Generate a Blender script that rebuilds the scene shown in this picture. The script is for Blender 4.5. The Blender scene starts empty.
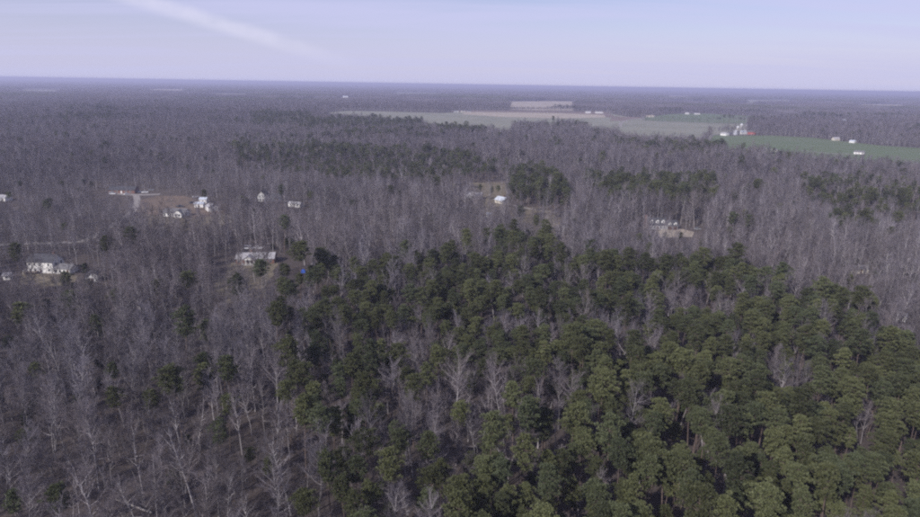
import bpy, math, random
import numpy as np
from mathutils import Matrix, Vector

# ------------------------------------------------------------------ camera, sky, sun, exposure
scene = bpy.context.scene
COL = scene.collection
CAM_Z = 95.0
F_PX, CX, CY = 613.0, 460.0, 258.5            # focal length and centre for a 920 x 517 frame
PITCH, ROLL = math.radians(15.85), math.radians(0.934)
_r0 = np.array([1.0, 0, 0]); FWD = np.array([0, math.cos(PITCH), -math.sin(PITCH)])
_u0 = np.array([0, math.sin(PITCH), math.cos(PITCH)])
RIGHT = _r0 * math.cos(ROLL) + _u0 * math.sin(ROLL)
UP = _u0 * math.cos(ROLL) - _r0 * math.sin(ROLL)
cam_data = bpy.data.cameras.new('camera'); cam = bpy.data.objects.new('camera', cam_data); COL.objects.link(cam)
cam_data.sensor_width = 36.0; cam_data.lens = 36.0 * F_PX / 920.0
cam_data.clip_start = 0.5; cam_data.clip_end = 120000.0
cam.matrix_world = Matrix(((RIGHT[0], UP[0], -FWD[0], 0), (RIGHT[1], UP[1], -FWD[1], 0),
                           (RIGHT[2], UP[2], -FWD[2], CAM_Z), (0, 0, 0, 1)))
scene.camera = cam

def ray(px, py):
    d = FWD * F_PX + RIGHT * (px - CX) - UP * (py - CY)
    return d / np.linalg.norm(d)
def at(px, py, z=0.0):
    """Surveyed map position: where the sight line of a pixel meets the level z."""
    d = ray(px, py); t = (z - CAM_Z) / d[2]
    return np.array([d[0] * t, d[1] * t])
def project(x, y, z):
    v = np.stack([x, y, z - CAM_Z], -1)
    w = v @ FWD
    return CX + F_PX * (v @ RIGHT) / w, CY - F_PX * (v @ UP) / w, w

SUN_AZ = math.radians(-140.0)                  # clockwise from +Y: behind the camera, to its left
SUN_EL = math.radians(33.0)
sun_vec = Vector((math.sin(SUN_AZ) * math.cos(SUN_EL), math.cos(SUN_AZ) * math.cos(SUN_EL), math.sin(SUN_EL)))
sun_data = bpy.data.lights.new('sun', 'SUN'); sun = bpy.data.objects.new('sun', sun_data); COL.objects.link(sun)
sun_data.energy = 4.0; sun_data.angle = math.radians(0.53); sun_data.color = (1.0, 0.95, 0.92)
sun.rotation_euler = sun_vec.to_track_quat('Z', 'Y').to_euler()
sun.location = (0, 0, 300)

world = bpy.data.worlds.new('World'); scene.world = world; world.use_nodes = True
def build_world():
    nt = world.node_tree; N = nt.nodes; L = nt.links; N.clear()
    out = N.new('ShaderNodeOutputWorld'); bg = N.new('ShaderNodeBackground'); bg.inputs['Strength'].default_value = 0.084
    sky = N.new('ShaderNodeTexSky'); sky.sky_type = 'NISHITA'; sky.sun_disc = False
    sky.sun_elevation = SUN_EL; sky.sun_rotation = SUN_AZ % (2 * math.pi)
    sky.air_density = 1.0; sky.dust_density = 0.3; sky.ozone_density = 3.0; sky.altitude = 90
    def mix(a, b, f, mode='MIX'):
        m = N.new('ShaderNodeMix'); m.data_type = 'RGBA'; m.blend_type = mode; m.clamp_factor = True
        for s, v in ((m.inputs[6], a), (m.inputs[7], b), (m.inputs[0], f)):
            if isinstance(v, (tuple, float, int)): s.default_value = v
            else: L.new(v, s)
        return m.outputs[2]
    def math_(op, a, b=0.0, c=None):
        m = N.new('ShaderNodeMath'); m.operation = op
        for s, v in zip(m.inputs, (a, b, c)):
            if v is None: continue
            if isinstance(v, (float, int)): s.default_value = v
            else: L.new(v, s)
        return m.outputs[0]
    def ramp(v, a, b, c=0.0, d=1.0):
        m = N.new('ShaderNodeMapRange'); m.interpolation_type = 'SMOOTHSTEP'
        L.new(v, m.inputs[0])
        for i, q in enumerate((a, b, c, d)): m.inputs[i + 1].default_value = q
        return m.outputs[0]
    tc = N.new('ShaderNodeTexCoord').outputs['Generated']
    sep = N.new('ShaderNodeSeparateXYZ'); L.new(tc, sep.inputs[0])
    tint = mix(sky.outputs[0], (1.08, 0.89, 1.02, 1), 1.0, 'MULTIPLY')
    # high thin cirrus, laid out on a level sheet far overhead
    zz = math_('ADD', math_('MAXIMUM', sep.outputs[2], 0.0), 0.06)
    com = N.new('ShaderNodeCombineXYZ'); L.new(math_('DIVIDE', sep.outputs[0], zz), com.inputs[0]); L.new(math_('DIVIDE', sep.outputs[1], zz), com.inputs[1])
    mp = N.new('ShaderNodeMapping'); mp.inputs['Rotation'].default_value = (0, 0, math.radians(24)); mp.inputs['Scale'].default_value = (0.16, 0.62, 1)
    L.new(com.outputs[0], mp.inputs['Vector'])
    nz = N.new('ShaderNodeTexNoise'); nz.inputs['Scale'].default_value = 1.0; nz.inputs['Detail'].default_value = 7; nz.inputs['Roughness'].default_value = 0.55; nz.inputs['Distortion'].default_value = 0.6
    L.new(mp.outputs[0], nz.inputs['Vector'])
    veil = ramp(nz.outputs['Fac'], 0.36, 0.68, 0.22, 0.82)
    c1 = mix(tint, (6.1, 6.15, 8.9, 1), veil)
    c1 = mix(c1, (5.7, 5.75, 8.1, 1), ramp(sep.outputs[2], 0.0, 0.13, 0.9, 0.0))   # the veil thickens along low sight lines
    # an old spread contrail, a straight band across the sky
    a, b = ray(128, -4), ray(325, 56)
    n = np.cross(a, b); n /= np.linalg.norm(n); t = np.cross(n, a)
    ang = math.atan2(float(b @ t), float(b @ a))
    def dot(v):
        m = N.new('ShaderNodeVectorMath'); m.operation = 'DOT_PRODUCT'; L.new(tc, m.inputs[0]); m.inputs[1].default_value = tuple(float(q) for q in v)
        return m.outputs['Value']
    nz2 = N.new('ShaderNodeTexNoise'); nz2.inputs['Scale'].default_value = 30.0; nz2.inputs['Detail'].default_value = 4
    L.new(tc, nz2.inputs['Vector'])
    off = math_('ADD', dot(n), math_('MULTIPLY_ADD', nz2.outputs['Fac'], 0.006, -0.003))
    band = ramp(math_('ABSOLUTE', off), 0.002, 0.016, 1.0, 0.0)
    along = dot(t)
    fade = math_('MULTIPLY', ramp(along, -0.35, -0.1), ramp(along, math.sin(ang) * 0.45, math.sin(ang) * 1.3, 1.0, 0.0))
    str_ = math_('MULTIPLY', math_('MULTIPLY', band, fade), ramp(nz2.outputs['Fac'], 0.2, 0.7, 0.30, 0.60))
    front = ramp(dot(a), 0.0, 0.2)
    c2 = mix(c1, (7.6, 7.5, 9.2, 1), math_('MULTIPLY', str_, front))
    L.new(c2, bg.inputs['Color']); L.new(bg.outputs[0], out.inputs[0])
build_world()
vs = scene.view_settings
vs.view_transform = 'Standard'; vs.look = 'None'; vs.exposure = 0.25; vs.gamma = 1.0; vs.use_curve_mapping = False
scene.render.engine = 'CYCLES'
cy = scene.cycles
cy.max_bounces = 4; cy.diffuse_bounces = 2; cy.glossy_bounces = 1; cy.transmission_bounces = 2; cy.volume_bounces = 0
cy.transparent_max_bounces = 6; cy.use_denoising = False; cy.filter_width = 2.3
cy.caustics_reflective = False; cy.caustics_refractive = False

# ------------------------------------------------------------------ helpers
rng = np.random.default_rng(7)
R = random.Random(11)

class MB:
    """Collects verts and faces; build() links them as ONE mesh object."""
    def __init__(s): s.v = []; s.f = []; s.n = 0; s.m = []
    def add(s, verts, faces, mi=0):
        verts = np.asarray(verts, float).reshape(-1, 3)
        s.v.append(verts); s.f += [tuple(int(i) + s.n for i in f) for f in faces]; s.m += [mi] * len(faces); s.n += len(verts)
    def box(s, x0, x1, y0, y1, z0, z1, mi=0):
        s.add([(x0,y0,z0),(x1,y0,z0),(x1,y1,z0),(x0,y1,z0),(x0,y0,z1),(x1,y0,z1),(x1,y1,z1),(x0,y1,z1)],
              [(0,3,2,1),(4,5,6,7),(0,1,5,4),(1,2,6,5),(2,3,7,6),(3,0,4,7)], mi)
    def tube(s, pts, rad, sides=5, cap=True, mi=0):
        pts = np.asarray(pts, float); n = len(pts)
        d = np.gradient(pts, axis=0); d /= (np.linalg.norm(d, axis=1, keepdims=True) + 1e-9)
        ref = np.where(np.abs(d[:, 2:3]) > 0.9, np.array([[1.0, 0, 0]]), np.array([[0, 0, 1.0]]))
        u = np.cross(d, ref); u /= (np.linalg.norm(u, axis=1, keepdims=True) + 1e-9); w = np.cross(d, u)
        a = np.arange(sides) * 2 * math.pi / sides
        ring = u[:, None] * np.cos(a)[None, :, None] + w[:, None] * np.sin(a)[None, :, None]
        v = pts[:, None] + ring * np.asarray(rad, float)[:, None, None]
        f = []
        for i in range(n - 1):
            for j in range(sides):
                k = (j + 1) % sides
                f.append((i*sides+j, i*sides+k, (i+1)*sides+k, (i+1)*sides+j))
        if cap: f.append(tuple(range((n-1)*sides, n*sides))); f.append(tuple(range(sides - 1, -1, -1)))
        s.add(v.reshape(-1, 3), f, mi)
    def tris(s, T, mi=0):
        T = np.asarray(T, float); n = len(T)
        s.add(T.reshape(-1, 3), [(3*i, 3*i+1, 3*i+2) for i in range(n)], mi)
    def prism(s, prof, y0, y1, mi=0):
        """x-z outline extruded along y"""
        n = len(prof)
        v = [(x, y0, z) for x, z in prof] + [(x, y1, z) for x, z in prof]
        f = [tuple(range(n)), tuple(range(2*n-1, n-1, -1))] + [(i, i+n, (i+1) % n + n, (i+1) % n) for i in range(n)]
        s.add(v, f, mi)
    def mesh(s, name, mats, smooth=False):
        me = bpy.data.meshes.new(name)
        v = np.concatenate(s.v) if s.v else np.zeros((0, 3))
        me.from_pydata(v.tolist(), [], s.f)
        for m in (mats if isinstance(mats, (list, tuple)) else [mats]): me.materials.append(m)
        if any(s.m): me.polygons.foreach_set('material_index', s.m)
        if smooth: me.polygons.foreach_set('use_smooth', [True] * len(me.polygons))
        me.update(); return me
    def build(s, name, mat, parent=None, smooth=False):
        return link(name, s.mesh(name, mat, smooth), parent)

def link(name, data, parent=None):
    o = bpy.data.objects.new(name, data); COL.objects.link(o)
    if parent is not None: o.parent = parent
    return o
def tag(o, label=None, cat=None, group=None, kind=None):
    if label: o['label'] = label
    if cat: o['category'] = cat
    if group: o['group'] = group
    if kind: o['kind'] = kind
    return o
def thing(name, label, cat, xy, rz=0.0, group=None, z=0.0):
    o = link(name, None); o.location = (float(xy[0]), float(xy[1]), z); o.rotation_euler = (0, 0, rz)
    o.empty_display_size = 0.5
    return tag(o, label, cat, group)

# ------------------------------------------------------------------ materials
M = {}
def mat(name, base, var=None, noise=None, rough=0.85, rand=0.0, bump=0.0, translucent=0.0, world_noise=None, metallic=0.0, tone2=None, fine=None):
    """base colour; var = second colour mixed in by object-space noise of scale noise; rand = per-object value spread;
    world_noise = (scale, colour) slow change over the land"""
    m = bpy.data.materials.new(name); m.use_nodes = True; nt = m.node_tree; N = nt.nodes; L = nt.links
    p = N['Principled BSDF']; p.inputs['Roughness'].default_value = rough; p.inputs['Metallic'].default_value = metallic
    p.inputs['Specular IOR Level'].default_value = 0.25
    def rgb(c): return (c[0], c[1], c[2], 1)
    def mix(a, b, f, mode='MIX'):
        x = N.new('ShaderNodeMix'); x.data_type = 'RGBA'; x.blend_type = mode
        for s, v in ((x.inputs[6], a), (x.inputs[7], b), (x.inputs[0], f)):
            if isinstance(v, (tuple, float, int)): s.default_value = v
            else: L.new(v, s)
        return x.outputs[2]
    def rng_(v, a, b, c, d):
        x = N.new('ShaderNodeMapRange'); L.new(v, x.inputs[0])
        for i, q in enumerate((a, b, c, d)): x.inputs[i+1].default_value = q
        return x.outputs[0]
    cur = rgb(base)
    if var is not None:
        g = N.new('ShaderNodeNewGeometry'); nz = N.new('ShaderNodeTexNoise'); nz.inputs['Scale'].default_value = noise; nz.inputs['Detail'].default_value = 6
        L.new(g.outputs['Position'], nz.inputs['Vector'])
        cur = mix(cur, rgb(var), rng_(nz.outputs['Fac'], 0.38, 0.64, 0, 1))
        if bump:
            b = N.new('ShaderNodeBump'); b.inputs['Strength'].default_value = bump; b.inputs['Distance'].default_value = 0.2
            L.new(nz.outputs['Fac'], b.inputs['Height']); L.new(b.outputs[0], p.inputs['Normal'])
    if fine is not None:
        g = N.new('ShaderNodeNewGeometry'); nz = N.new('ShaderNodeTexNoise'); nz.inputs['Scale'].default_value = fine[0]; nz.inputs['Detail'].default_value = 5
        L.new(g.outputs['Position'], nz.inputs['Vector'])
        cur = mix(cur, rgb(fine[1]), rng_(nz.outputs['Fac'], 0.42, 0.66, 0, 1))
    if world_noise is not None:
        g = N.new('ShaderNodeNewGeometry'); nz = N.new('ShaderNodeTexNoise'); nz.inputs['Scale'].default_value = world_noise[0]; nz.inputs['Detail'].default_value = 3
        L.new(g.outputs['Position'], nz.inputs['Vector'])
        cur = mix(cur, rgb(world_noise[1]), rng_(nz.outputs['Fac'], 0.40, 0.62, 0, 1))
    if rand or tone2 is not None:
        oi = N.new('ShaderNodeObjectInfo')
        if tone2 is not None: cur = mix(cur, rgb(tone2), rng_(oi.outputs['Random'], 0.35, 1.0, 0, 1))
        if rand:
            hs = N.new('ShaderNodeHueSaturation'); w = N.new('ShaderNodeTexWhiteNoise'); w.noise_dimensions = '1D'
            mm = N.new('ShaderNodeMath'); mm.operation = 'MULTIPLY'; mm.inputs[1].default_value = 917.3; L.new(oi.outputs['Random'], mm.inputs[0]); L.new(mm.outputs[0], w.inputs['W'])
            L.new(rng_(w.outputs['Value'], 0, 1, 1 - rand, 1 + rand), hs.inputs['Value'])
            if isinstance(cur, tuple): hs.inputs['Color'].default_value = cur
            else: L.new(cur, hs.inputs['Color'])
            cur = hs.outputs[0]
    if isinstance(cur, tuple): p.inputs['Base Color'].default_value = cur
    else: L.new(cur, p.inputs['Base Color'])
    if translucent:
        t = N.new('ShaderNodeBsdfTranslucent'); ms = N.new('ShaderNodeMixShader'); ms.inputs[0].default_value = translucent
        if isinstance(cur, tuple): t.inputs[0].default_value = cur
        else: L.new(cur, t.inputs[0])
        L.new(p.outputs[0], ms.inputs[1]); L.new(t.outputs[0], ms.inputs[2]); L.new(ms.outputs[0], N['Material Output'].inputs[0])
    M[name] = m; return m

mat('bark', (0.33, 0.310, 0.314), (0.20, 0.185, 0.187), 1.3, rand=0.50, bump=0.3, tone2=(0.17, 0.154, 0.153))
mat('twig', (0.150, 0.137, 0.156), rand=0.42, tone2=(0.126, 0.106, 0.108), fine=(0.009, (0.136, 0.114, 0.118)), world_noise=(0.0017, (0.112, 0.100, 0.118)))
mat('pine_bark', (0.15, 0.115, 0.10), (0.09, 0.065, 0.055), 2.0, rand=0.2)
mat('needle', (0.090, 0.100, 0.043), (0.115, 0.122, 0.053), 0.9, rand=0.38, tone2=(0.070, 0.084, 0.044), translucent=0.18, rough=0.6)
mat('holly', (0.045, 0.058, 0.026), rand=0.3, tone2=(0.065, 0.075, 0.03), rough=0.5)
mat('shrub_twig', (0.10, 0.088, 0.09), rand=0.3, tone2=(0.115, 0.09, 0.082))
mat('litter', (0.066, 0.052, 0.047), (0.042, 0.035, 0.034), 0.10, rough=0.95, bump=0.4, fine=(1.6, (0.09, 0.072, 0.062)), world_noise=(0.0022, (0.10, 0.082, 0.072)))
mat('grass_dry', (0.165, 0.138, 0.098), (0.10, 0.085, 0.058), 0.12, rough=0.95, fine=(0.7, (0.20, 0.168, 0.12)))
mat('red_soil', (0.15, 0.108, 0.085), (0.095, 0.075, 0.062), 0.06, rough=0.95, fine=(0.35, (0.19, 0.145, 0.105)))
mat('gravel', (0.30, 0.275, 0.255), (0.20, 0.18, 0.165), 0.5, rough=0.95)
mat('asphalt', (0.085, 0.083, 0.085), (0.13, 0.125, 0.12), 0.25, rough=0.9)
mat('stubble', (0.215, 0.222, 0.170), (0.165, 0.175, 0.13), 0.008, rough=0.95, fine=(0.05, (0.24, 0.22, 0.165)))
mat('tan_stubble', (0.36, 0.31, 0.245), (0.30, 0.25, 0.20), 0.010, rough=0.95, fine=(0.06, (0.40, 0.35, 0.27)))
mat('brown_soil', (0.19, 0.14, 0.12), (0.15, 0.12, 0.10), 0.012, rough=0.95)
mat('wheat', (0.100, 0.140, 0.062), (0.13, 0.155, 0.085), 0.008, rough=0.9, fine=(0.03, (0.112, 0.142, 0.07)))
mat('white_siding', (0.78, 0.77, 0.74), (0.70, 0.69, 0.66), 0.8, rough=0.6)
mat('grey_siding', (0.33, 0.33, 0.34), (0.28, 0.28, 0.29), 0.6, rough=0.7)
mat('cream_siding', (0.60, 0.56, 0.47), (0.52, 0.48, 0.40), 0.7, rough=0.7)
mat('dark_siding', (0.10, 0.11, 0.14), (0.08, 0.085, 0.10), 0.7, rough=0.7)
mat('brick', (0.20, 0.115, 0.095), (0.15, 0.085, 0.07), 2.2, rough=0.9)
mat('red_paint', (0.42, 0.075, 0.05), (0.33, 0.06, 0.04), 0.5, rough=0.7)
mat('dark_shingle', (0.075, 0.075, 0.085), (0.05, 0.05, 0.056), 0.9, rough=0.95)
mat('grey_shingle', (0.17, 0.165, 0.17), (0.125, 0.12, 0.125), 0.8, rough=0.95)
mat('pale_shingle', (0.40, 0.39, 0.40), (0.31, 0.30, 0.31), 0.5, rough=0.85)
mat('metal_roof', (0.52, 0.56, 0.62), (0.44, 0.48, 0.54), 0.6, rough=0.4)
mat('galvanised', (0.60, 0.61, 0.63), (0.52, 0.53, 0.55), 0.7, rough=0.45)
mat('trim', (0.80, 0.80, 0.78), rough=0.5)
mat('glass', (0.03, 0.035, 0.045), rough=0.08)
mat('dark_door', (0.09, 0.05, 0.04), rough=0.5)
mat('concrete', (0.42, 0.41, 0.38), (0.35, 0.34, 0.32), 0.8, rough=0.9)
mat('deck_wood', (0.25, 0.19, 0.14), (0.19, 0.145, 0.11), 1.5, rough=0.9)
mat('tyre', (0.02, 0.02, 0.02), rough=0.9)
mat('white_car', (0.75, 0.75, 0.76), rough=0.25)
mat('dark_car', (0.03, 0.035, 0.05), rough=0.25)
mat('silver_car', (0.38, 0.39, 0.41), rough=0.3, metallic=0.3)
mat('blue_tarp', (0.04, 0.10, 0.42), (0.03, 0.08, 0.33), 1.5, rough=0.5)
mat('pale_wood', (0.46, 0.42, 0.38), (0.33, 0.30, 0.27), 1.2, rough=0.9)

# ------------------------------------------------------------------ ground, fields, lawns, roads
GROUND_R = 40000.0
g = MB()
xs = np.concatenate([-np.geomspace(GROUND_R, 200, 18), [0], np.geomspace(200, GROUND_R, 18)])
gv = [(x, y, 0) for y in xs for x in xs]; n = len(xs)
g.add(gv, [(j*n+i, j*n+i+1, (j+1)*n+i+1, (j+1)*n+i) for j in range(n-1) for i in range(n-1)])
tag(g.build('ground', M['litter']), kind='structure')

def area(pts): x, y = np.array(pts).T; return 0.5 * np.sum(x * np.roll(y, -1) - y * np.roll(x, -1))
CLEAR = []                                      # (polygon, share of trees kept)
def rough_edge(poly, amp, step):
    out = []
    for a, b in zip(poly, poly[1:] + poly[:1]):
        a, b = np.array(a), np.array(b); k = max(1, int(np.linalg.norm(b - a) / step))
        nrm = np.array([a[1]-b[1], b[0]-a[0]]); nrm = nrm / (np.linalg.norm(nrm) + 1e-9)
        for i in range(k): out.append(a + (b - a) * i / k + nrm * (R.uniform(-amp, amp) if i else 0))
    return out
def sheet(name, poly, material, z=0.05, amp=0.0, step=20.0, keep=None):
    poly = [np.array(p) for p in poly]
    if amp: poly = rough_edge(poly, amp, step)
    if area(poly) < 0: poly = poly[::-1]
    b = MB(); b.add([(p[0], p[1], z) for p in poly], [tuple(range(len(poly)))])
    if keep is not None: CLEAR.append((np.array(poly), keep))
    return tag(b.build(name, M[material]), kind='structure')
def px_poly(pts): return [at(p[0], p[1], p[2] if len(p) > 2 else 0.0) for p in pts]
T = 19.0                                        # a pixel on the near edge of a field is the top of the trees in front of it
sheet('field', px_poly([(322,112.6),(346,111),(386,111.5),(440,113.2),(455,112.3),(606,113),(640,119),(645,122,T),(618,128.5,T),(590,127.5,T),(583,121.5,T),(560,119.6,T),(530,120.6,T),(514,121.5,T),(510,127.8,T),(501,127.8,T),(480,122.6,T),(432,122.6,T),(421,119,T),(384,119,T),(355,115.6,T),(330,113.8,T)]), 'stubble', 0.05, keep=0.0)
sheet('field', px_poly([(448,110.8),(480,110.4),(540,111.0),(606,112),(618,118.2),(560,113.3),(470,112.0),(452,112.2)]), 'brown_soil', 0.10, keep=0.0)
sheet('field', px_poly([(466,112.0),(560,113.3),(604,115.0),(606,117.6),(560,118.6),(500,117.0),(462,114.4)]), 'tan_stubble', 0.15, keep=0.0)
sheet('field', px_poly([(612,116.6),(641,117.4),(640,118.6),(622,121),(610,121)]), 'brown_soil', 0.12, keep=0.0)
sheet('field', px_poly([(641,118.4),(645,120.6),(723,123.6),(749,124.2),(744,134.5),(714,134.8),(700,138.5,T),(671,135.5,T),(641,133.5,T),(620,131.5,T),(620,126,0),(628,121.5)]), 'stubble', 0.14, keep=0.0)
sheet('field', px_poly([(643,117.6),(671,114),(704,113.7),(770,117),(843,120.9),(846,121.6),(812,122.0),(767,124.2),(723,123.4),(645,120.4)]), 'wheat', 0.10, keep=0.0)
sheet('field', px_poly([(714,135),(728,135.8),(770,135.6),(812,137.8),(882,145.8),(920,148.2),(980,152.5),(985,171,T),(920,161.5,T),(873,156.5,T),(847,155.5,T),(826,154,T),(800,151.5,T),(760,146.5,T),(732,146.5,T),(704,140.5,T)]), 'wheat', 0.08, keep=0.0)
sheet('field', px_poly([(510,101.6),(550,101.2),(575,101.6),(573,106.6,17),(540,106.2,17),(510,105.4,17)]), 'tan_stubble', 0.05, keep=0.0)
sheet('field', px_poly([(668,95.8),(690,96.3),(688,97.4,15),(668,97.0,15)]), 'tan_stubble', 0.05, keep=0.0)
for i_, (xa, xb, ya, m_) in enumerate(((146, 186, 89.2, 'tan_stubble'), (214, 250, 93.4, 'stubble'), (392, 440, 92.6, 'stubble'), (742, 790, 99.8, 'stubble'), (858, 905, 104.4, 'tan_stubble'), (20, 60, 90.0, 'stubble'))):
    sheet('field', px_poly([(xa, ya), (xb, ya + .35), (xb - 4, ya + 1.7, 16), (xa + 6, ya + 1.4, 16)]), m_, 0.05, keep=0.0)
sheet('lawn', px_poly([(468,182.5),(505,182.5),(507,190),(503,202,12),(470,196,12)]), 'grass_dry', 0.05, 2.0, 12, keep=0.03)
sheet('lawn', px_poly([(508,206.5),(545,207),(560,214),(562,226,14),(535,224,14),(512,214,10)]), 'grass_dry', 0.05, 2.0, 10, keep=0.25)
sheet('red_clearing', px_poly([(140,200),(158,196),(185,196.2),(198,200),(206,205),(222,207),(226,213),(200,218),(160,216),(134,212)]), 'red_soil', 0.05, 1.5, 10, keep=0.0)
sheet('lawn', px_poly([(128,213),(160,216.4),(200,218.5),(226,213.5),(232,222),(214,230),(170,231),(130,226)]), 'grass_dry', 0.06, 1.5, 10, keep=0.10)
sheet('lawn', px_poly([(655,229),(682,229),(694,232),(692,237),(660,237.5)]), 'tan_stubble', 0.05, 0.7, 6, keep=0.0)
sheet('lawn', px_poly([(232,262),(278,262),(262,296),(226,304),(214,290)]), 'grass_dry', 0.05, 1.5, 8, keep=0.22)
sheet('red_clearing', px_poly([(366,238),(384,235),(402,239),(398,247),(370,247)]), 'red_soil', 0.05, 1.0, 6, keep=0.25)  # added ground sheet standing in for reddish, rusty-leaved undergrowth
sheet('red_clearing', px_poly([(663,256),(677,256),(680,270),(664,271)]), 'red_soil', 0.05, .8, 6, keep=0.05)
sheet('lawn', px_poly([(22,271),(78,276),(74,288),(20,284)]), 'grass_dry', 0.05, 1.0, 8, keep=0.35)

def road(name, pix, width, material, z=0.12, keep=0.0, world_pts=None):
    pts = [at(*p) for p in pix] if world_pts is None else world_pts
    pts = np.array(pts); fine = []
    for i in range(len(pts) - 1):
        p0, p1, p2, p3 = pts[max(i-1, 0)], pts[i], pts[i+1], pts[min(i+2, len(pts)-1)]
        for k in range(8):
            t = k / 8; fine.append(0.5 * ((2*p1) + (-p0+p2)*t + (2*p0-5*p1+4*p2-p3)*t*t + (-p0+3*p1-3*p2+p3)*t**3))
    fine.append(pts[-1]); fine = np.array(fine)
    d = np.gradient(fine, axis=0); d /= np.linalg.norm(d, axis=1, keepdims=True); nr = np.stack([-d[:, 1], d[:, 0]], 1)
    l, r = fine + nr * width / 2, fine - nr * width / 2; b = MB(); k = len(fine)
    b.add([(p[0], p[1], z) for p in l] + [(p[0], p[1], z) for p in r], [(i+k, i+k+1, i+1, i) for i in range(k-1)])
    CLEAR.append((np.concatenate([fine + nr * (width/2 + 1.5), (fine - nr * (width/2 + 1.5))[::-1]]), keep))
    return tag(b.build(name, M[material]), kind='structure')
lot_later = [(72, 244, 22, 40, 2, .5), (98, 234, 18, 40, 2, .45), (134, 203, 16, 40, 2, .3)]
road('road', [(-40,247),(20,244),(60,243),(85,240.5),(105,230),(130,214),(137,203),(136,195)], 5.0, 'gravel')
road('dirt_road', [(112,193.5),(136,195),(160,194.5)], 7.0, 'gravel', 0.16)
road('dirt_road', [(620,127),(622,122.5),(630,119.8),(645,118.2)], 9.0, 'gravel', 0.2)
road('dirt_road', [(694,139.5),(714,134.6),(735,135.2),(752,134.8)], 8.0, 'gravel', 0.2)
road('dirt_road', [(800,150.5),(826,153.2),(847,154.3),(866,154.4)], 6.0, 'gravel', 0.2)
road('driveway', [(508,204),(530,209),(560,212),(600,208)], 4.0, 'gravel', 0.16, keep=0.3)

# ------------------------------------------------------------------ trees
def unit(v): return v / (np.linalg.norm(v, axis=-1, keepdims=True) + 1e-9)
def grow(p, d, L, n, lift, wob, rg):
    """a bending branch line"""
    pts = [np.array(p, float)]; d = np.array(d, float)
    for i in range(n):
        d = unit(d + np.array([0, 0, lift]) + rg.normal(0, wob, 3)); pts.append(pts[-1] + d * L / n)
    return np.array(pts)
def twig_tris(base, d, L, w, rg):
    """thin tapering slivers"""
    side = unit(np.cross(d, unit(rg.normal(0, 1, d.shape)))) * (w[:, None] / 2)
    return np.stack([base - side, base + side, base + d * L[:, None]], 1)

def bare_tree(seed, H, spread, first, nl, detail, form='ascending'):
    """a leafless hardwood: returns (trunk with limbs, crown of branches and twigs)"""
    rg = np.random.default_rng(seed); tk, cr = MB(), MB()
    r0 = 0.0074 * H * rg.uniform(0.9, 1.25)
    trunk = grow((0, 0, -0.3), (0, 0, 1), H * 0.93, 7, 0.22, 0.07, rg)
    tr = r0 * np.linspace(1, 0.18, 8) ** 0.9; tr[0] *= 1.25
    tk.tube(trunk, tr, 6 if detail > 1 else 4 if detail == 1 else 3)
    B, D, LL, W = [], [], [], []
    def twigs_along(pts, n, ln, sp):
        s = rg.uniform(0.15, 1.0, n) * (len(pts) - 1); i = np.minimum(s.astype(int), len(pts) - 2); f = (s - i)[:, None]
        b = pts[i] * (1 - f) + pts[i + 1] * f; d = unit(pts[i + 1] - pts[i])
        d = unit(d * 0.8 + rg.normal(0, sp, (n, 3)) + np.array([0, 0, 0.25]))
        B.append(b); D.append(d); LL.append(ln * rg.uniform(0.6, 1.3, n))
    az = rg.uniform(0, 6.28)
    for k in range(nl):
        t = first + (0.97 - first) * (k + rg.uniform(0, 0.8)) / nl
        q = t * 7; i = min(int(q), 6); p = trunk[i] * (1 - (q - i)) + trunk[i + 1] * (q - i)
        az += 2.4 + rg.uniform(-0.5, 0.5); tt = (t - first) / (1 - first)
        el = math.radians({'ascending': 34 + 30 * tt, 'spreading': 12 + 48 * tt, 'narrow': 48 + 25 * tt}[form] + rg.uniform(-10, 10))
        L = spread * (1.0 - 0.55 * tt ** 1.6) * rg.uniform(0.7, 1.15) / max(0.45, math.cos(el)) * 0.92
        d = np.array([math.cos(az) * math.cos(el), math.sin(az) * math.cos(el), math.sin(el)])
        limb = grow(p, d, L, 5, 0.10, 0.16, rg); lr = np.linspace(0.50, 0.10, 6) * r0 * (1.1 - 0.5 * tt)
        tk.tube(limb, np.maximum(lr, 0.012), 4 if detail > 1 else 3, cap=False)
        nb = {3: 7, 2: 5, 1: 4, 0: 3}[detail]
        for j in range(nb):
            s = 0.22 + 0.75 * (j + rg.uniform(0, 1)) / nb; q = s * 5; i = min(int(q), 4); pb = limb[i] * (1 - (q - i)) + limb[i + 1] * (q - i)
            db = unit(unit(limb[i + 1] - limb[i]) + rg.normal(0, 0.55, 3) + np.array([0, 0, 0.2]))
            bl = grow(pb, db, L * rg.uniform(0.28, 0.5) * (1.15 - 0.5 * s), 3, 0.10, 0.2, rg)
            if detail > 0: cr.tube(bl, np.array([0.045, 0.035, 0.025, 0.012]) * (1 if detail > 1 else 1.6), 3, cap=False)
            twigs_along(bl, {3: 8, 2: 7, 1: 8, 0: 5}[detail], 1.05 + 0.1 * (2 - min(detail, 2)), 0.5)
        twigs_along(limb, {3: 9, 2: 6, 1: 5, 0: 4}[detail], 1.2, 0.5)
    twigs_along(trunk[4:], {3: 26, 2: 16, 1: 12, 0: 8}[detail], 1.3, 0.5)
    B, D, LL = np.concatenate(B), np.concatenate(D), np.concatenate(LL)
    wd = {3: 0.025, 2: 0.038, 1: 0.085, 0: 0.15}[detail]
    cr.tris(twig_tris(B, D, LL, np.full(len(B), wd), rg))
    if detail >= 2:                              # forks of each twig
        for _ in range(2 if detail == 3 else 1):
            f = rg.uniform(0.25, 0.7, len(B)); d2 = unit(D + rg.normal(0, 0.5, D.shape))
            cr.tris(twig_tris(B + D * (LL * f)[:, None], d2, LL * rg.uniform(0.4, 0.75, len(B)), np.full(len(B), wd * 0.72), rg))
    return tk, cr

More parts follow.
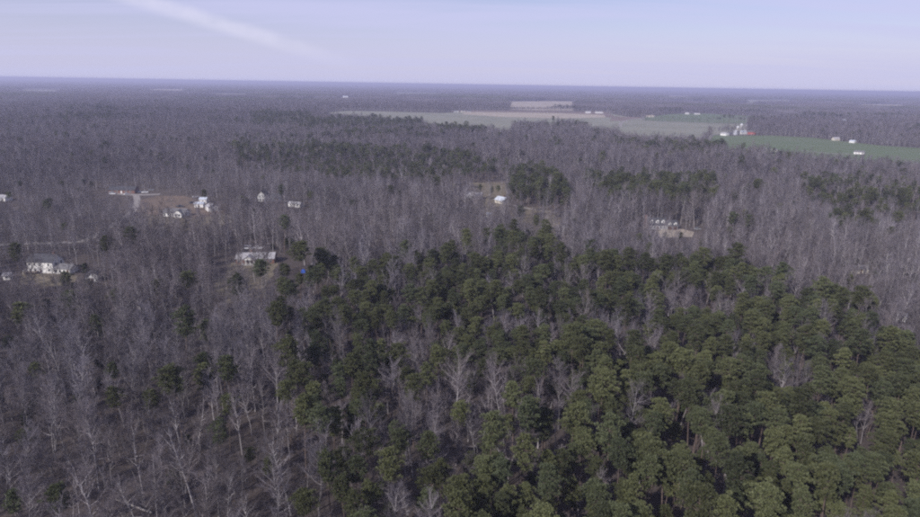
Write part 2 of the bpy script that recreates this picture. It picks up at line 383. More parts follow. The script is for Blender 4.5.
def pine_tree(seed, H, rad, base, detail):
    """a forest-grown pine: bare bole, irregular crown of needle clumps on short limbs"""
    rg = np.random.default_rng(seed); tk, cr = MB(), MB()
    trunk = grow((0, 0, -0.3), (0, 0, 1), H * 0.97, 7, 0.5, 0.045, rg); r0 = 0.0088 * H
    tk.tube(trunk, r0 * np.linspace(1.1, 0.12, 8), 6 if detail > 1 else 3)
    nc = {3: 58, 2: 42, 1: 24, 0: 13}[detail]; C, S = [], []; az = rg.uniform(0, 6.28)
    lop = rg.uniform(0, 6.28)
    for k in range(nc):
        t = ((k + 0.5) / nc) ** 0.85
        hgt = H * (base + (1 - base) * t)
        prof = (math.sin(min(1, (t + 0.10) / 0.50) * math.pi / 2) if t < 0.42 else math.cos((t - 0.42) / 0.60 * math.pi / 2) ** 0.62)
        az += 2.39996 + rg.uniform(-0.4, 0.4)
        rr = rad * prof * rg.uniform(0.40, 1.25) * (1 + 0.22 * math.cos(az - lop))
        q = min(0.999, hgt / (H * 0.97)) * 7; i = int(q); p = trunk[i] * (1 - (q - i)) + trunk[min(i + 1, 7)] * (q - i)
        c = p + np.array([math.cos(az) * rr, math.sin(az) * rr, rr * 0.16 + rg.uniform(-0.3, 0.3)])
        if detail >= 2: tk.tube([p - [0, 0, 0.5], (p + c) / 2 - [0, 0, 0.15], c], [0.06, 0.04, 0.015], 3, cap=False)
        C.append(c); S.append(rad * rg.uniform(0.20, 0.36) * (1.0 if t < 0.85 else 0.75))
        if rr > rad * 0.6 and detail >= 1: C.append(p + (c - p) * 0.5 + rg.normal(0, 0.2, 3)); S.append(rad * rg.uniform(0.16, 0.26))
    for _ in range(3 if detail >= 2 else 0):     # dead stubs below the crown
        a = rg.uniform(0, 6.28); h = H * base * rg.uniform(0.65, 0.98); L = rg.uniform(0.8, 2.0)
        tk.tube([(0, 0, h), (math.cos(a) * L, math.sin(a) * L, h + 0.1)], [0.045, 0.012], 3, cap=False)
    C, S = np.array(C), np.array(S)
    per = {3: 70, 2: 46, 1: 28, 0: 16}[detail]; sz = {3: 0.31, 2: 0.40, 1: 0.58, 0: 1.0}[detail]
    n = len(C) * per; ci = np.repeat(np.arange(len(C)), per)
    u = unit(rg.normal(0, 1, (n, 3))); u[:, 2] = np.where(u[:, 2] < -0.25, -u[:, 2] * 0.6, u[:, 2])
    rr = rg.uniform(0.35, 1.0, n) ** 0.6
    P = C[ci] + u * (S[ci] * rr)[:, None] * np.array([1.05, 1.05, 0.78])
    d = unit(u + rg.normal(0, 0.45, (n, 3)) + np.array([0, 0, 0.45]))
    side = unit(np.cross(d, unit(rg.normal(0, 1, (n, 3)))))
    L = sz * rg.uniform(0.6, 1.3, n); w = sz * 0.36 * rg.uniform(0.7, 1.3, n)
    # each tuft: a narrow kite, bent over its middle
    A, Bq = P - d * (L * 0.3)[:, None], P + d * (L * 0.7)[:, None]
    m1, m2 = P + side * w[:, None], P - side * w[:, None]
    cr.tris(np.stack([A, m1, Bq], 1)); cr.tris(np.stack([A, Bq, m2], 1))
    return tk, cr

def shrub(seed, H, n, detail=1):
    rg = np.random.default_rng(seed); b = MB()
    B, D, LL = [], [], []
    for k in range(n):
        a = rg.uniform(0, 6.28); s = grow((rg.normal(0, .35), rg.normal(0, .35), -0.1), (math.cos(a) * .35, math.sin(a) * .35, 1), H * rg.uniform(.5, 1.05), 4, .08, .14, rg)
        b.tube(s, np.array([1.3, 1.0, 0.7, 0.4, 0.2]) * 0.006 * H, 3, cap=False)
        q = 26; i = rg.integers(1, 4, q); f = rg.uniform(0, 1, (q, 1)); B.append(s[i] * (1 - f) + s[i + 1] * f)
        D.append(unit(unit(s[i + 1] - s[i]) + rg.normal(0, .5, (q, 3)))); LL.append(H * rg.uniform(.1, .24, q))
    B, D, LL = np.concatenate(B), np.concatenate(D), np.concatenate(LL)
    b.tris(twig_tris(B, D, LL, np.full(len(B), 0.03), rg)); return b

def joined(parts):
    b = MB()
    for mi, p in enumerate(parts):
        off = b.n
        b.v += p.v; b.f += [tuple(i + off for i in f) for f in p.f]; b.m += [mi] * len(p.f); b.n += p.n
    return b

HW_SPEC = [(101, 20, 3.9, .42, 16, 'ascending'), (102, 22, 4.2, .46, 17, 'ascending'), (103, 18, 4.4, .36, 16, 'spreading'), (104, 21, 3.2, .50, 15, 'narrow'),
           (105, 19, 3.8, .44, 16, 'ascending'), (106, 16, 3.1, .42, 14, 'narrow'), (107, 20, 4.9, .38, 17, 'spreading'), (108, 23, 3.5, .52, 15, 'ascending')]
PN_SPEC = [(201, 20, 2.4, .66), (202, 22, 2.7, .69), (203, 18, 2.2, .62), (204, 21, 2.0, .66), (205, 19, 2.8, .67), (206, 15, 1.8, .55), (207, 22, 2.4, .63)]
hw_near = [bare_tree(s, H, sp, f, nl, 3, fm) for s, H, sp, f, nl, fm in HW_SPEC]
pn_near = [pine_tree(s, H, r, b, 3) for s, H, r, b in PN_SPEC]
hw_parts = [(t.mesh('trunk', M['bark']), c.mesh('crown', M['twig'])) for t, c in hw_near]
pn_parts = [(t.mesh('trunk', M['pine_bark']), c.mesh('crown', M['needle'])) for t, c in pn_near]

def proto_collection(name, meshes):
    """forms for the masses of trees; not linked to the scene, only scattered"""
    c = bpy.data.collections.new(name)
    for k, me in enumerate(meshes):
        o = bpy.data.objects.new(name + '_form', me); c.objects.link(o)
    return c
HWM, PNM = [M['bark'], M['twig']], [M['pine_bark'], M['needle']]
near_hw = [joined(p).mesh('hardwood', HWM) for p in hw_near]; near_pn = [joined(p).mesh('pine', PNM) for p in pn_near]
mid_hw = [joined(bare_tree(s + 50, H, sp, f, nl, 2, fm)).mesh('hardwood', HWM) for s, H, sp, f, nl, fm in HW_SPEC]
mid_pn = [joined(pine_tree(s + 50, H, r, b, 2)).mesh('pine', PNM) for s, H, r, b in PN_SPEC]
far_hw = [joined(bare_tree(s + 90, H, sp * 1.1, f, 11, 1, fm)).mesh('hardwood', HWM) for s, H, sp, f, nl, fm in HW_SPEC[:6]]
far_pn = [joined(pine_tree(s + 90, H, r, b, 1)).mesh('pine', PNM) for s, H, r, b in PN_SPEC[:5]]

# tiles of woodland for the land beyond a few kilometres
def wood_tile(seed, size, n, share, coarse):
    rg = np.random.default_rng(seed); b = MB()
    k = int(math.sqrt(n)); ij = np.stack(np.meshgrid(np.arange(k), np.arange(k)), -1).reshape(-1, 2)
    xy = (ij + rg.uniform(0.05, 0.95, ij.shape)) / k * size - size / 2
    for x, y in xy:
        ev = rg.uniform() < share
        H = rg.uniform(15, 24); r = (3.4 if ev else 4.0) * coarse * rg.uniform(0.8, 1.2); z0 = H * (0.45 if ev else 0.35)
        m = 16 if coarse > 1 else 40
        u = unit(rg.normal(0, 1, (m, 3))); u[:, 2] = np.abs(u[:, 2]); rad = rg.uniform(0.3, 1, (m, 1)) ** .5
        P = np.array([x, y, z0]) + u * rad * np.array([r, r, H - z0])
        if ev:
            d = unit(u + rg.normal(0, .5, (m, 3))); L = np.full(m, 1.5 * coarse); w = 0.75 * coarse
        else:
            d = unit(u * 0.7 + np.array([0, 0, 1.0]) + rg.normal(0, .35, (m, 3))); L = rg.uniform(1.8, 3.6, m) * coarse; w = (0.34 if coarse > 1 else 0.24) * coarse
        s = unit(np.cross(d, unit(rg.normal(0, 1, (m, 3))))) * w
        b.tris(np.stack([P - d * L[:, None] * .5 - s, P - d * L[:, None] * .5 + s, P + d * L[:, None] * .5], 1), 1 if ev else 0)
        if not ev or coarse == 1:
            a = rg.uniform(0, 3.14); w = 0.22 * coarse; c, s_ = math.cos(a) * w, math.sin(a) * w
            b.tris([[(x - c, y - s_, 0), (x + c, y + s_, 0), (x, y, H * .8)], [(x - s_, y + c, 0), (x + s_, y - c, 0), (x, y, H * .8)]], 0)
    return b.mesh('woodland', [M['twig'], M['needle']])
TILE = 80.0
tiles = [wood_tile(301 + i, TILE, 196, sh, 1.0) for i, sh in enumerate((.02, .02, .08, .35, .85, .8))]
BIG = 500.0
big_tiles = [wood_tile(321 + i, BIG, 1225, sh, 2.6) for i, sh in enumerate((.03, .06, .4, .85))]

def scatter(name, pts, rz, scl, idx, coll, label, tilt=0.0):
    """one mass of vegetation as ONE object: its points carry the forms"""
    n = len(pts); me = bpy.data.meshes.new(name); me.from_pydata(np.asarray(pts, float).tolist(), [], [])
    a = me.attributes.new('turn', 'FLOAT_VECTOR', 'POINT')
    rot = np.zeros((n, 3)); rot[:, 2] = rz
    if tilt: rot[:, :2] = np.random.default_rng(n).normal(0, tilt, (n, 2))
    a.data.foreach_set('vector', rot.ravel())
    a = me.attributes.new('size', 'FLOAT_VECTOR', 'POINT'); a.data.foreach_set('vector', np.asarray(scl, float).ravel())
    a = me.attributes.new('form', 'INT', 'POINT'); a.data.foreach_set('value', np.asarray(idx, np.int32))
    o = link(name, me)
    ng = bpy.data.node_groups.new(name, 'GeometryNodeTree')
    ng.interface.new_socket('Geometry', in_out='INPUT', socket_type='NodeSocketGeometry'); ng.interface.new_socket('Geometry', in_out='OUTPUT', socket_type='NodeSocketGeometry')
    N, L = ng.nodes, ng.links
    gi, go = N.new('NodeGroupInput'), N.new('NodeGroupOutput'); ip = N.new('GeometryNodeInstanceOnPoints'); ci = N.new('GeometryNodeCollectionInfo')
    ci.inputs['Collection'].default_value = coll; ci.inputs['Separate Children'].default_value = True; ci.inputs['Reset Children'].default_value = True
    def attr(nm, ty):
        q = N.new('GeometryNodeInputNamedAttribute'); q.data_type = ty; q.inputs['Name'].default_value = nm
        return [s for s in q.outputs if s.enabled][0]
    ip.inputs['Pick Instance'].default_value = True
    L.new(gi.outputs[0], ip.inputs['Points']); L.new(ci.outputs[0], ip.inputs['Instance'])
    L.new(attr('form', 'INT'), ip.inputs['Instance Index']); L.new(attr('size', 'FLOAT_VECTOR'), ip.inputs['Scale'])
    e = N.new('FunctionNodeEulerToRotation'); L.new(attr('turn', 'FLOAT_VECTOR'), e.inputs[0]); L.new(e.outputs[0], ip.inputs['Rotation'])
    L.new(ip.outputs[0], go.inputs[0])
    md = o.modifiers.new('spread', 'NODES'); md.node_group = ng
    return tag(o, label, 'woodland', kind='stuff')

# ---- where trees stand
HALF = math.radians(44)
def grid_points(r0, r1, sp, jitter=0.42):
    xm = r1 * math.sin(HALF); xs_ = np.arange(-xm, xm, sp); ys_ = np.arange(max(r0 * math.cos(HALF), 1), r1, sp * 0.9)
    X, Y = np.meshgrid(xs_, ys_); X[1::2] += sp / 2
    X = X + rng.uniform(-jitter, jitter, X.shape) * sp; Y = Y + rng.uniform(-jitter, jitter, Y.shape) * sp
    X, Y = X.ravel(), Y.ravel(); d = np.hypot(X, Y)
    k = (d >= r0) & (d < r1) & (np.abs(X) < Y * math.tan(HALF) + 45)
    return X[k], Y[k]
def inside(X, Y, poly):
    res = np.zeros(len(X), bool); n = len(poly); j = n - 1
    lo, hi = poly.min(0), poly.max(0); k = np.where((X >= lo[0]) & (X <= hi[0]) & (Y >= lo[1]) & (Y <= hi[1]))[0]
    if not len(k): return res
    x, y = X[k], Y[k]; r = np.zeros(len(k), bool)
    for i in range(n):
        xi, yi = poly[i]; xj, yj = poly[j]
        if yi != yj: r ^= ((yi > y) != (yj > y)) & (x < (xj - xi) * (y - yi) / (yj - yi) + xi)
        j = i
    res[k] = r; return res
_ph = np.random.default_rng(5)
_W = [(_ph.uniform(0, 6.28), _ph.uniform(0, 6.28), _ph.normal(0, 1, 2)) for _ in range(40)]
def slow(X, Y, scale, k0=0):
    """smooth field of about -1..1 with features of the given size in metres"""
    s = 0
    for a, b, v in _W[k0:k0 + 10]: s = s + np.sin((X * v[0] + Y * v[1]) / scale * 2.2 + a) * 0.45
    return s / 1.4
PZ = [  # evergreen stands: (share of pines, outline in picture pixels at crown level)
 (.76, [(604,262),(660,270),(700,264),(745,270),(805,280),(868,276),(874,318),(930,345),(1100,400),(1100,640),(600,640),(560,400),(584,300)]),
 (.56, [(283,262),(300,254),(355,266),(400,252),(455,240),(505,226),(540,226),(556,242),(604,264),(584,300),(560,400),(470,410),(310,405),(262,345),(275,300)]),
 (.34, [(310,405),(470,410),(480,640),(230,640)]), (.62, [(470,410),(560,400),(600,640),(480,640)]),
 (.10, [(160,340),(262,345),(310,405),(240,520),(190,420)]),
 (.62, [(300,141),(420,152),(509,160),(512,172),(435,178),(380,177),(310,167)]), (.4, [(232,142),(300,141),(310,166),(240,160)]),
 (.64, [(296,118),(423,120.5),(424,125.5),(300,127)]), (.6, [(438,123),(487,123.5),(487,131),(438,130)]),
 (.70, [(509,163),(545,166),(572,186),(567,200),(512,200)]), (.52, [(575,167),(610,166),(660,167),(718,180),(715,200),(650,200),(600,196)]),
 (.45, [(800,177),(850,174),(920,184),(1000,196),(1000,212),(870,202),(800,192)]), (.6, [(250,113.5),(310,113.5),(310,124),(250,122)]),
 (.35, [(64,104.5),(118,105.5),(118,114),(64,113)]), (.5, [(836,204),(875,204),(875,219),(836,219)]), (.35, [(740,181),(768,181),(768,192),(740,192)]),
]
PZ = [(p, np.array([at(x, y, 16.0) for x, y in q])) for p, q in PZ]
def pine_share(X, Y):
    d = np.hypot(X, Y); p = np.where(d < 700, 0.012, 0.03 + np.clip(slow(X, Y, 260, 10) - 0.9, 0, 1) * 0.6)
    for sh, q in PZ: p = np.where(inside(X, Y, q), sh, p)
    return p
def stand_age(X, Y):
    """1 in old timber, about 0.65 in younger stands, with fairly sharp edges between them"""
    a = np.tanh((slow(X * .75, Y * 1.5, 210, 14) - .35) * 5) * .5 + .5
    a = a * ~((X > 60) & (np.hypot(X, Y) > 700) & (np.hypot(X, Y) < 1900))
    return 1 - .36 * a * np.clip((np.hypot(X, Y) - 330) / 120, 0, 1)
def kept(X, Y):
    k = np.ones(len(X), bool); u = rng.uniform(0, 1, len(X))
    for q, keep in CLEAR: k &= ~inside(X, Y, q) | (u < keep)
    return k
# ------------------------------------------------------------------ buildings and vehicles
def lot(px, py, w, front, back, keep):
    """an opening in the wood round a building: w wide, front metres towards the camera"""
    c = at(px, py); front = max(front * 1.35, .72 * 22 * float(np.hypot(*c)) / CAM_Z); keep *= 1.3
    v = -unit(c); s = np.array([-v[1], v[0]])
    pts = [c + v * front + s * w * .46, c + v * front - s * w * .46, c + v * front * .4 - s * w * .55, c - v * back - s * w * .5, c - v * back + s * w * .5, c + v * front * .4 + s * w * .55]
    CLEAR.append((np.array(pts), keep))

def sunny(px, py, w, length):
    """a yard kept open on the side the sun comes from"""
    c = at(px, py); v = np.array([math.sin(SUN_AZ), math.cos(SUN_AZ)]); q = np.array([-v[1], v[0]])
    CLEAR.append((np.array([c - v*4 + q*w/2, c - v*4 - q*w/2, c + v*length - q*w/2, c + v*length + q*w/2]), .06))
sunny(676, 233, 20, 34); sunny(655, 229, 16, 26); sunny(47, 272, 22, 30); sunny(257, 263, 24, 30); sunny(177, 216, 20, 30); sunny(208, 209, 22, 32); sunny(489, 190, 24, 36); sunny(502, 204, 14, 30)
def walls(b, L, D, H, rise, z0=0.0, x0=None, y0=None):
    """box with gables at both ends of a ridge along x"""
    x0 = -L/2 if x0 is None else x0; y0 = -D/2 if y0 is None else y0
    x1, y1, ym = x0 + L, y0 + D, y0 + D/2
    b.add([(x0,y0,z0),(x1,y0,z0),(x1,y1,z0),(x0,y1,z0),(x0,y0,H),(x1,y0,H),(x1,y1,H),(x0,y1,H),(x0,ym,H+rise),(x1,ym,H+rise)],
          [(0,3,2,1),(0,1,5,4),(2,3,7,6),(1,2,6,9,5),(3,0,4,8,7),(4,5,9,8),(6,7,8,9)])
def gable_roof(b, L, D, H, rise, x0=None, y0=None, over=0.4, th=0.16, axis='x'):
    x0 = -L/2 if x0 is None else x0; y0 = -D/2 if y0 is None else y0
    x1, y1, ym = x0 + L + over, y0 + D, y0 + D/2; xa = x0 - over
    sl = rise / (D/2); e = 0.02
    for s, ye in ((-1, y0), (1, y1)):
        yo = ye + s * over; ze = H - sl * over + e; zr = H + rise + e
        v = [(xa,yo,ze),(x1,yo,ze),(x1,ym,zr),(xa,ym,zr),(xa,yo,ze+th),(x1,yo,ze+th),(x1,ym,zr+th),(xa,ym,zr+th)]
        f = [(0,3,2,1),(4,5,6,7),(0,1,5,4),(1,2,6,5),(2,3,7,6),(3,0,4,7)]
        if s > 0: f = [t[::-1] for t in f]
        b.add(v, f)
def swap_xy(b):
    """turn a builder a quarter so that its ridge runs along y"""
    for k, v in enumerate(b.v): b.v[k] = np.stack([-v[:, 1], v[:, 0], v[:, 2]], 1)
    return b
def shift(b, dx, dy, dz=0.0):
    for k, v in enumerate(b.v): b.v[k] = v + np.array([dx, dy, dz])
    return b
def window(parent, x, y, z, w=1.0, h=1.4, face='front'):
    f, p = MB(), MB()
    if face == 'front':
        f.box(x-w/2-.1, x+w/2+.1, y-.10, y-.004, z-.1, z+h+.1); p.box(x-w/2, x+w/2, y-.125, y-.101, z, z+h)
    elif face == 'right':
        f.box(x+.004, x+.10, y-w/2-.1, y+w/2+.1, z-.1, z+h+.1); p.box(x+.101, x+.125, y-w/2, y+w/2, z, z+h)
    else:
        f.box(x-.10, x-.004, y-w/2-.1, y+w/2+.1, z-.1, z+h+.1); p.box(x-.125, x-.101, y-w/2, y+w/2, z, z+h)
    fo = f.build('window', M['trim'], parent); p.build('pane', M['glass'], fo); return fo
def door(parent, x, y, w=1.0, h=2.1, z=0.1, m='dark_door'):
    d = MB(); d.box(x-w/2, x+w/2, y-.09, y-.004, z, z+h); o = d.build('door', M[m], parent)
    k = MB(); k.box(x+w*.32, x+w*.40, y-.15, y-.091, z+h*.45, z+h*.52); k.build('handle', M['galvanised'], o); return o
def chimney(roof, x, y, z0, z1, w=1.1, d=.8, m='brick'):
    c = MB(); c.box(x-w/2, x+w/2, y-d/2, y+d/2, z0, z1); c.box(x-w/2-.1, x+w/2+.1, y-d/2-.1, y+d/2+.1, z1+.002, z1+.16); c.build('chimney', M[m], roof)
def simple_house(name, label, cat, px, py, L, D, H, rise, wall, roof, rz=0.0, nwin=3, storeys=1, gable_front=False, dr=True, group=None, chim=False, dmat='dark_door', side=True):
    t = thing(name, label, cat, at(px, py), rz, group)
    w, r = MB(), MB(); walls(w, L, D, H, rise, -0.3); gable_roof(r, L, D, H, rise)
    if gable_front: swap_xy(w); swap_xy(r)
    w.build('wall', M[wall], t); ro = r.build('roof', M[roof], t)
    fw, fy = (D, -L/2) if gable_front else (L, -D/2)
    for s in range(storeys):
        zb = 0.9 + s * 2.7
        for k in range(nwin):
            x = fw * ((k + .5) / nwin - .5) * .86
            if dr and s == 0 and k == nwin // 2: continue
            window(t, x, fy, zb)
        if side:
            dd = (L if gable_front else D) * .24
            for yy in (-dd, dd): window(t, fw/2, yy, zb, face='right'); window(t, -fw/2, yy, zb, face='left')
    if dr: door(t, fw * ((nwin // 2 + .5) / nwin - .5) * .86, fy, m=dmat)
    if chim: chimney(ro, fw * .3, 0, H + rise * .7, H + rise + 1.0)
    return t, ro

def white_farmhouse():
    t = thing('farmhouse', 'white two-storey house with dark gable roof and low wing, in the woods at far left', 'house', at(47, 270.5), math.radians(-4))
    w, r = MB(), MB(); walls(w, 13.5, 8.5, 5.8, 2.9, -.3); gable_roof(r, 13.5, 8.5, 5.8, 2.9)
    w.build('wall', M['white_siding'], t); ro = r.build('roof', M['dark_shingle'], t); chimney(ro, 4.2, 1.4, 7.2, 9.8)
    for s in (0, 1):
        for x in (-5.2, -2.6, 0.2, 4.6):
            if not (s == 0 and x == 0.2): window(t, x, -4.25, 1.0 + 2.8 * s, .8, 1.25)
        for y in (-2, 2): window(t, 6.75, y, .9 + 2.8 * s, face='right')
    door(t, .2, -4.25)
    d = MB(); d.box(-7.4, -.8, -7.2, -4.26, .75, .95); d.build('deck', M['deck_wood'], t)
    rl = MB(); rl.box(-7.4, -.8, -7.18, -7.1, 1.75, 1.85); rl.box(-7.38, -7.3, -7.09, -4.3, 1.75, 1.85); rl.build('railing', M['trim'], t)
    for x in (-7.2, -5.2, -3.2, -1.0):
        p = MB(); p.box(x-.07, x+.07, -7.08, -6.94, 0, 1.74); p.build('deck_post', M['trim'], t)
    w2, r2 = MB(), MB(); walls(w2, 9.0, 6.5, 2.7, 1.7, -.3, x0=6.76, y0=-4.6); gable_roof(r2, 8.9, 6.5, 2.7, 1.7, x0=7.2, y0=-4.6, over=.35)
    w2.build('wing_wall', M['white_siding'], t); r2.build('wing_roof', M['grey_shingle'], t)
    for x in (8.4, 10.6, 12.8): window(t, x, -4.6, .8, 1.2, 1.3)
    door(t, 14.6, -4.6)
for a in lot_later: lot(*a)
white_farmhouse(); lot(50, 270, 40, 58, 14, 0.13)
simple_house('garden_shed', 'small white gabled shed just beside the white two-storey house', 'shed', 93, 280.5, 6.5, 5.0, 3.2, 2.0, 'white_siding', 'dark_shingle', math.radians(25), 1, gable_front=True, side=False); lot(93, 280, 14, 45, 6, 0.15)

def ranch_house():
    t = thing('ranch_house', 'low white ranch house with grey roof and projecting front gable in red clearing', 'house', at(177, 215.5), math.radians(-3))
    w, r = MB(), MB(); walls(w, 16, 9, 2.9, 2.3, -.3); gable_roof(r, 16, 9, 2.9, 2.3)
    w.build('wall', M['white_siding'], t); r.build('roof', M['grey_shingle'], t)
    w, r = MB(), MB(); walls(w, 5.2, 6.0, 3.1, 2.0, -.3); gable_roof(r, 5.2, 6.0, 3.1, 2.0, over=.35)
    shift(swap_xy(w), 3.8, -4.0); shift(swap_xy(r), 3.8, -4.0); w.build('porch_wall', M['white_siding'], t); r.build('porch_roof', M['grey_shingle'], t)
    window(t, 2.6, -6.6, .8, 1.3, 1.6); window(t, 5.0, -6.6, .8, 1.3, 1.6)
    for x in (-6.6, -4.2, -.6): window(t, x, -4.5, .9, 1.2, 1.3)
    door(t, -2.4, -4.5)
    window(t, 8, -2, .9, face='right'); window(t, 8, 2, .9, face='right')
ranch_house(); lot(177, 216, 34, 66, 8, 0.05); lot(203, 208, 34, 60, 8, 0.05)
simple_house('storage_shed', 'small low white shed, nearer of the two close together by the red clearing', 'shed', 200, 207, 6.5, 5.5, 3.0, 1.0, 'white_siding', 'metal_roof', .1, 1, side=False)
simple_house('storage_shed', 'small white shed tucked behind another shed beside the round green pine', 'shed', 204, 202.8, 5.5, 5.0, 3.2, 1.2, 'white_siding', 'metal_roof', .05, 1, side=False)
simple_house('gable_shed', 'white gabled shed with pale roof, last building along the red clearing', 'shed', 212, 210.5, 8.0, 7.0, 3.4, 2.0, 'white_siding', 'pale_shingle', math.radians(38), 1, gable_front=True, side=False)

def brick_ranch():
    t = thing('brick_house', 'long brick house with pale roof and white columned porch gable, two vehicles behind', 'house', at(257, 261.5), math.radians(6))
    w, r = MB(), MB(); walls(w, 20, 9, 2.9, 2.2, -.3); gable_roof(r, 20, 9, 2.9, 2.2)
    w.build('wall', M['brick'], t); ro = r.build('roof', M['pale_shingle'], t); chimney(ro, -3, 1, 4.2, 6.4)
    r = MB(); gable_roof(r, 4.6, 6.4, 3.0, 2.0, over=.3); shift(swap_xy(r), -3.0, -5.4); r.build('porch_roof', M['pale_shingle'], t)
    p = MB(); p.prism([(-6.1, 3.0), (.1, 3.0), (-3.0, 4.9)], -7.55, -7.4); p.build('porch_gable', M['white_siding'], t)
    for x in (-6.0, -4.1, -1.9, .0):
        c = MB(); c.tube([(x, -7.3, 0), (x, -7.3, 3.0)], [.16, .13], 8); c.build('column', M['trim'], t)
    f = MB(); f.box(-6.4, .4, -7.8, -4.52, -.1, .28); f.build('porch_floor', M['concrete'], t)
    for x in (-8.4, 2.6, 5.2, 8.0): window(t, x, -4.5, .9, 1.3, 1.3)
    window(t, -4.8, -4.5, .9, 1.1, 1.4); door(t, -2.9, -4.5, z=.3, m='trim')
    for y in (-2, 2): window(t, 10, y, .9, face='right')
lot(246, 288, 18, 36, 4, .5); brick_ranch(); lot(257, 262, 42, 54, 16, 0.10)

def dormer_house():
    t = thing('dormer_house', 'grey house with white dormers, brick gable end and lower garage wing', 'house', at(655, 228.0), math.radians(3))
    w, r = MB(), MB(); walls(w, 13, 9.5, 3.2, 4.2, -.3); gable_roof(r, 13, 9.5, 3.2, 4.2)
    w.build('wall', M['grey_siding'], t); ro = r.build('roof', M['dark_shingle'], t)
    b = MB(); b.prism([(-4.7, -.3), (4.7, -.3), (4.7, 3.1), (0, 7.25), (-4.7, 3.1)], 0, .25); swap_xy(b); shift(b, -6.52, 0); b.build('gable_end', M['brick'], t)
    chimney(ro, -6.9, 0.6, -.2, 8.9, .9, 1.8)
    for x in (-4.0, 0.0, 4.0):
        d, dr_ = MB(), MB(); walls(d, 3.4, 2.0, 6.0, .9, 4.0); gable_roof(dr_, 3.4, 2.0, 6.0, .9, over=.22, th=.1)
        shift(swap_xy(d), x, -1.9); shift(swap_xy(dr_), x, -1.9)
        do = d.build('dormer', M['white_siding'], ro); dr_.build('dormer_roof', M['dark_shingle'], t)
        window(t, x, -3.6, 4.75, .9, 1.15)
    for x in (-4.6, -2.2, 2.2, 4.6): window(t, x, -4.75, .9, 1.1, 1.4)
    door(t, 0, -4.75)
    w, r = MB(), MB(); walls(w, 7.5, 8, 3.0, 3.0, -.3, x0=6.51, y0=-5.6); gable_roof(r, 7.4, 8, 3.0, 3.0, x0=7.0, y0=-5.6, over=.3)
    w.build('garage_wall', M['grey_siding'], t); r2 = r.build('garage_roof', M['dark_shingle'], t)
    for x in (8.3, 12.2):
        d, dr_ = MB(), MB(); walls(d, 2.6, 1.9, 4.6, .8, 3.0); gable_roof(dr_, 2.6, 1.9, 4.6, .8, over=.2, th=.1)
        shift(swap_xy(d), x, -3.9); shift(swap_xy(dr_), x, -3.9); d.build('dormer', M['white_siding'], r2); dr_.build('dormer_roof', M['dark_shingle'], t)
        window(t, x, -5.2, 3.4, .8, 1.0)
        g_ = MB(); g_.box(x-1.4, x+1.4, -5.7, -5.604, 0, 2.3); g_.build('garage_door', M['dark_door'], t)
dormer_house(); lot(660, 229, 36, 54, 8, 0.3); lot(676, 233, 22, 50, 4, 0.06)

simple_house('white_cottage', 'tall narrow white house with steep front gable among bare trees', 'house', 264, 200.5, 9, 6.6, 4.6, 4.0, 'white_siding', 'dark_shingle', math.radians(-6), 2, 2, True); lot(264, 200, 15, 60, 6, 0.06)
simple_house('dark_outbuilding', 'dark blue-grey outbuilding next to the tall white gabled house', 'shed', 277, 200.5, 8, 6, 3.2, 2.8, 'dark_siding', 'dark_shingle', 0, 2, side=False); lot(277, 200, 13, 50, 6, 0.15)
simple_house('long_shed', 'long low pale-roofed shed among bare trees, beyond the dark blue outbuilding', 'shed', 296, 206.5, 11, 5, 2.6, 1.1, 'white_siding', 'pale_shingle', math.radians(-22), 3, side=False); lot(296, 206, 20, 50, 5, 0.15)
simple_house('roadside_house', 'long low brick house with dark blue-grey roof at the head of the gravel road', 'house', 124, 192.6, 22, 9, 3.0, 2.4, 'brick', 'dark_shingle', math.radians(4), 5, dmat='trim'); lot(126, 193, 46, 62, 6, 0.05); lot(146, 193, 30, 50, 6, 0.05)
simple_house('metal_roof_house', 'house with pale blue metal roof by the small tan clearing', 'house', 502, 203.0, 10, 7.5, 2.8, 2.4, 'cream_siding', 'metal_roof', math.radians(38), 3, gable_front=True, chim=True); lot(502, 204, 18, 60, 6, 0.12)
simple_house('woodland_house', 'house with weathered grey roof half hidden by bare crowns, near three small pines', 'house', 474, 198.5, 14, 8, 3.0, 2.4, 'grey_siding', 'pale_shingle', math.radians(-8), 3); lot(474, 199, 20, 46, 6, 0.2)
simple_house('pump_house', 'tiny white hut alone among bare trees below the metal-roofed house', 'hut', 488.7, 217.2, 3.0, 2.6, 2.6, 0.8, 'white_siding', 'metal_roof', .3, 1, side=False, dr=False); lot(488.7, 217, 8, 50, 3, 0.05)
simple_house('wooded_cabin', 'small grey and white gabled cabin alone in bare woods above the pines', 'cabin', 773, 228.5, 5, 4.4, 3.0, 2.0, 'white_siding', 'grey_shingle', math.radians(20), 1, gable_front=True, side=False); lot(773, 228, 8, 50, 4, 0.5)
simple_house('pale_roof_house', 'long low house showing little more than its roof just behind the pine edge', 'house', 857, 272, 9, 5.5, 2.6, 1.1, 'cream_siding', 'grey_shingle', math.radians(8), 3); lot(858, 272, 15, 34, 4, 0.5)
simple_house('pale_cabin', 'small pale cabin glimpsed between pines near the right edge', 'cabin', 899, 320, 4.5, 4, 2.4, 1.2, 'white_siding', 'pale_shingle', math.radians(-25), 1, side=False); lot(899, 320, 10, 24, 3, 1.3)  # pale from its white siding and light shingles
simple_house('wooded_cabin', 'small white cabin lost in bare woods at the left edge, above the white farmhouse', 'cabin', 5, 200.5, 8, 6, 2.8, 1.7, 'white_siding', 'pale_shingle', math.radians(-15), 2, side=False); lot(5, 200, 15, 60, 5, 0.1)
simple_house('garden_shed', 'tiny white shed below the white farmhouse at the left edge', 'shed', 8.5, 279, 3.2, 2.8, 2.3, 1.0, 'white_siding', 'pale_shingle', .2, 1, side=False, dr=False); lot(8.5, 279, 8, 40, 3, 0.1)

